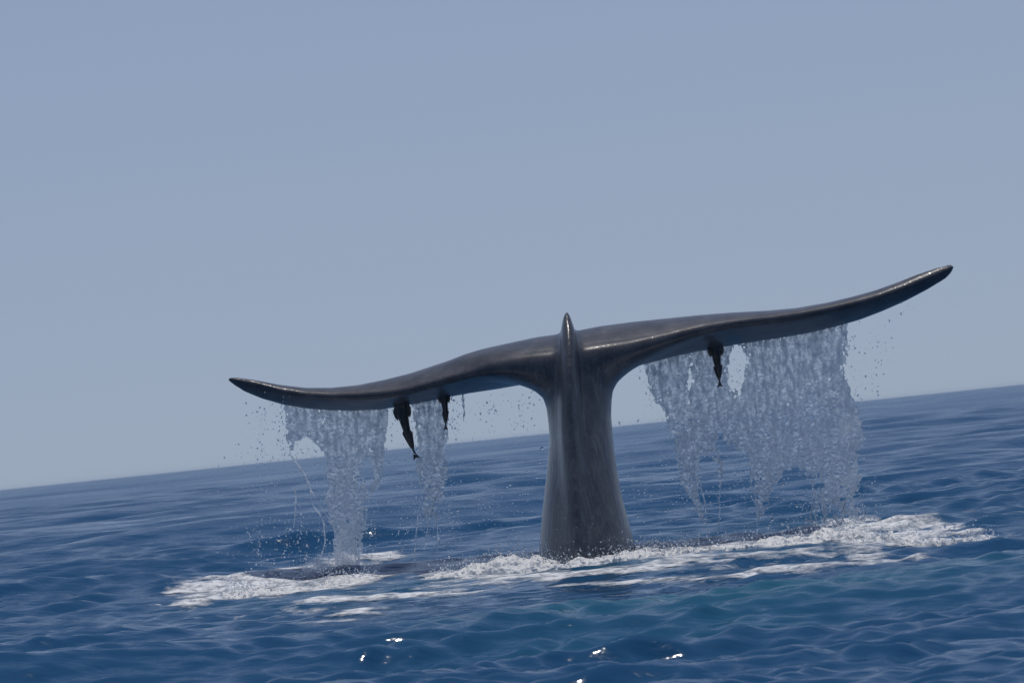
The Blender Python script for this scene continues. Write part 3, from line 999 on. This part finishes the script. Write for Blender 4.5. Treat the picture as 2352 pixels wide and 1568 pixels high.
build_splash([(1005, 1316, 0.35), (1050, 1306, 0.8), (1120, 1303, 0.9), (1190, 1300, 1.2), (1240, 1304, 1.1), (1275, 1310, 0.5)], 'foaming white crest heaped against the stock, beside the narrow strip of falling water', 0.13, 0.17, 101, (39.7, 39.6, 39.5, 39.4, 39.35, 39.3))
build_splash([(1278, 1316, 0.4), (1330, 1312, 0.9), (1400, 1308, 0.8), (1470, 1302, 1.1), (1530, 1296, 0.8), (1580, 1292, 0.3)], 'long white crest breaking across the front of the whale stock', 0.105, 0.16, 102, (39.05, 39.0, 39.05, 39.15, 39.25, 39.3))
build_splash([(1450, 1268, 0.4), (1500, 1270, 0.9), (1560, 1270, 0.7), (1640, 1266, 0.4)], 'low broken splash just behind the crest in front of the stock', 0.08, 0.14, 103, (39.8, 39.8, 39.8, 39.9))
build_splash([(1690, 1262, 0.4), (1760, 1250, 0.8), (1830, 1242, 1.2), (1900, 1236, 1.5), (1960, 1238, 1.3), (2010, 1240, 0.5)], 'white splash where the largest water curtain strikes the sea', 0.085, 0.14, 104)
build_splash([(1995, 1240, 0.6), (2060, 1248, 1.0), (2130, 1250, 0.8), (2200, 1247, 0.9), (2255, 1240, 0.3)], 'foaming crest trailing beyond the foot of the largest curtain', 0.075, 0.10, 105)
build_splash([(540, 1372, 0.4), (570, 1368, 1.1), (640, 1364, 0.6), (700, 1356, 0.7), (750, 1342, 1.0), (800, 1332, 1.0), (835, 1326, 0.3)], 'low white splash at the foot of the narrowing curtain', 0.05, 0.09, 106)


def drops_mesh(pts, radii, squash):
    t = (1 + 5 ** 0.5) / 2
    iv = np.array([(-1, t, 0), (1, t, 0), (-1, -t, 0), (1, -t, 0), (0, -1, t), (0, 1, t), (0, -1, -t), (0, 1, -t), (t, 0, -1), (t, 0, 1), (-t, 0, -1), (-t, 0, 1)], float)
    iv /= np.linalg.norm(iv[0])
    fc = np.array([(0, 11, 5), (0, 5, 1), (0, 1, 7), (0, 7, 10), (0, 10, 11), (1, 5, 9), (5, 11, 4), (11, 10, 2), (10, 7, 6), (7, 1, 8), (3, 9, 4), (3, 4, 2), (3, 2, 6), (3, 6, 8), (3, 8, 9), (4, 9, 5), (2, 4, 11), (6, 2, 10), (8, 6, 7), (9, 8, 1)])
    sc = np.stack([np.ones(len(pts)), np.ones(len(pts)), squash], 1)
    V = pts[:, None, :] + iv[None] * radii[:, None, None] * sc[:, None, :]
    F_ = fc[None] + 12 * np.arange(len(pts))[:, None, None]
    return V.reshape(-1, 3), F_.reshape(-1, 3)


def spray_cloud(pts, rmin, rmax, label, name='spray'):
    pts = np.asarray(pts)
    r = rmin + (rmax - rmin) * RNG.random(len(pts)) ** 3
    V, F_ = drops_mesh(pts, r, RNG.uniform(0.8, 1.7, len(pts)))
    o = mesh_obj(name, V, F_, M_DROP)
    tag(o, label, 'spray', kind='stuff')


def scatter(px0, px1, py0, py1, n, depth, clump=0.0, seed=0):
    """drops in a box of air given by view corners at a distance"""
    rs = np.random.default_rng(seed)
    out = []
    if clump:
        cs = [(rs.uniform(px0, px1), rs.uniform(py0, py1)) for _ in range(int(clump))]
    for _ in range(n):
        if clump and rs.random() < 0.65:
            c = cs[rs.integers(len(cs))]
            px, py = c[0] + rs.normal(0, 9), c[1] + rs.normal(0, 20)
        else:
            px, py = rs.uniform(px0, px1), rs.uniform(py0, py1)
        out.append(at(px, py, depth + rs.normal(0, 0.25)))
    return np.array(out)


spray_cloud(np.concatenate(SPRAY['edge']), 0.0025, 0.009, 'fine drops torn from the edges of the falling water curtains')
spray_cloud(np.concatenate(SPRAY['splash']), 0.003, 0.011, 'drops leaping from the white splashes on the sea')
air = [scatter(560, 760, 940, 1280, 640, 41.0, 34, 1), scatter(880, 1060, 1040, 1290, 640, 40.9, 30, 2), scatter(1040, 1250, 900, 1250, 460, 40.9, 24, 3), scatter(1410, 1720, 960, 1240, 750, 40.9, 40, 4),
       scatter(1960, 2030, 780, 1200, 200, 41.0, 14, 5), scatter(560, 650, 915, 960, 30, 41.0, 3, 6), scatter(1950, 2110, 690, 800, 40, 41.0, 4, 7), scatter(1720, 1900, 1090, 1230, 260, 40.9, 16, 8), scatter(620, 900, 1180, 1330, 200, 40.9, 12, 9),
       scatter(480, 620, 1000, 1280, 110, 41.0, 8, 10), scatter(1240, 1420, 1180, 1290, 30, 39.3, 0, 11)]
spray_cloud(np.concatenate(air), 0.0028, 0.0095, 'scattered fine drops hanging in the air under the flukes')

# the few drops large enough to be told apart
big = [(1245, 1030, 0.016), (1172, 1308 - 1308 + 1113, 0.012), (1774, 1193, 0.014), (1240, 1062, 0.010), (691, 1180, 0.012), (1797, 1113, 0.012), (1396, 1157, 0.010), (1268, 1262, 0.010), (666, 1215, 0.012), (684, 1245, 0.010),
       (602, 1232, 0.010), (1985, 1052, 0.010), (2003, 1108, 0.010), (1480, 1130, 0.010), (1052, 1172, 0.011), (1078, 1200, 0.010), (1465, 1186, 0.010), (1830, 1162, 0.012)]
for px, py, r in big:
    p = at(px, py, 40.5)
    th = np.linspace(0, math.pi, 9); ph = np.linspace(0, 2 * math.pi, 12, endpoint=False)
    V = [(r * math.sin(a) * math.cos(b) * (1 + 0.18 * math.sin(2 * b + px)), r * math.sin(a) * math.sin(b), r * 1.15 * math.cos(a) * (1 + 0.12 * math.sin(3 * b))) for a in th for b in ph]
    Fc = [[i * 12 + k, (i + 1) * 12 + k, (i + 1) * 12 + (k + 1) % 12, i * 12 + (k + 1) % 12] for i in range(8) for k in range(12)]
    o = mesh_obj('water_drop', np.array(V) + p, Fc, M_DROP, loc=tuple(p))
    tag(o, 'large clear water drop falling through the air near the whale tail', 'water drop', 'large falling water drops')

# ------------------------------------------------------------------ hazy air over the water
def build_haze():
    m, n, l, out = new_mat('haze')
    v = n.new('ShaderNodeVolumePrincipled')
    v.inputs['Color'].default_value = (0.60, 0.76, 1.0, 1)
    v.inputs['Density'].default_value = 0.00003
    v.inputs['Anisotropy'].default_value = 0.2
    l.new(v.outputs[0], out.inputs['Volume'])
    a, z0, z1 = 9600.0, -2.0, 4.0
    V = [(x * a, y * a, z) for z in (z0, z1) for x, y in ((-1, -1), (1, -1), (1, 1), (-1, 1))]
    Fc = [[3, 2, 1, 0], [4, 5, 6, 7], [0, 1, 5, 4], [1, 2, 6, 5], [2, 3, 7, 6], [3, 0, 4, 7]]
    o = mesh_obj('haze', np.array(V), Fc, m, smooth=False)
    tag(o, 'thin pale haze lying over the open sea', 'haze', kind='stuff')


build_haze()
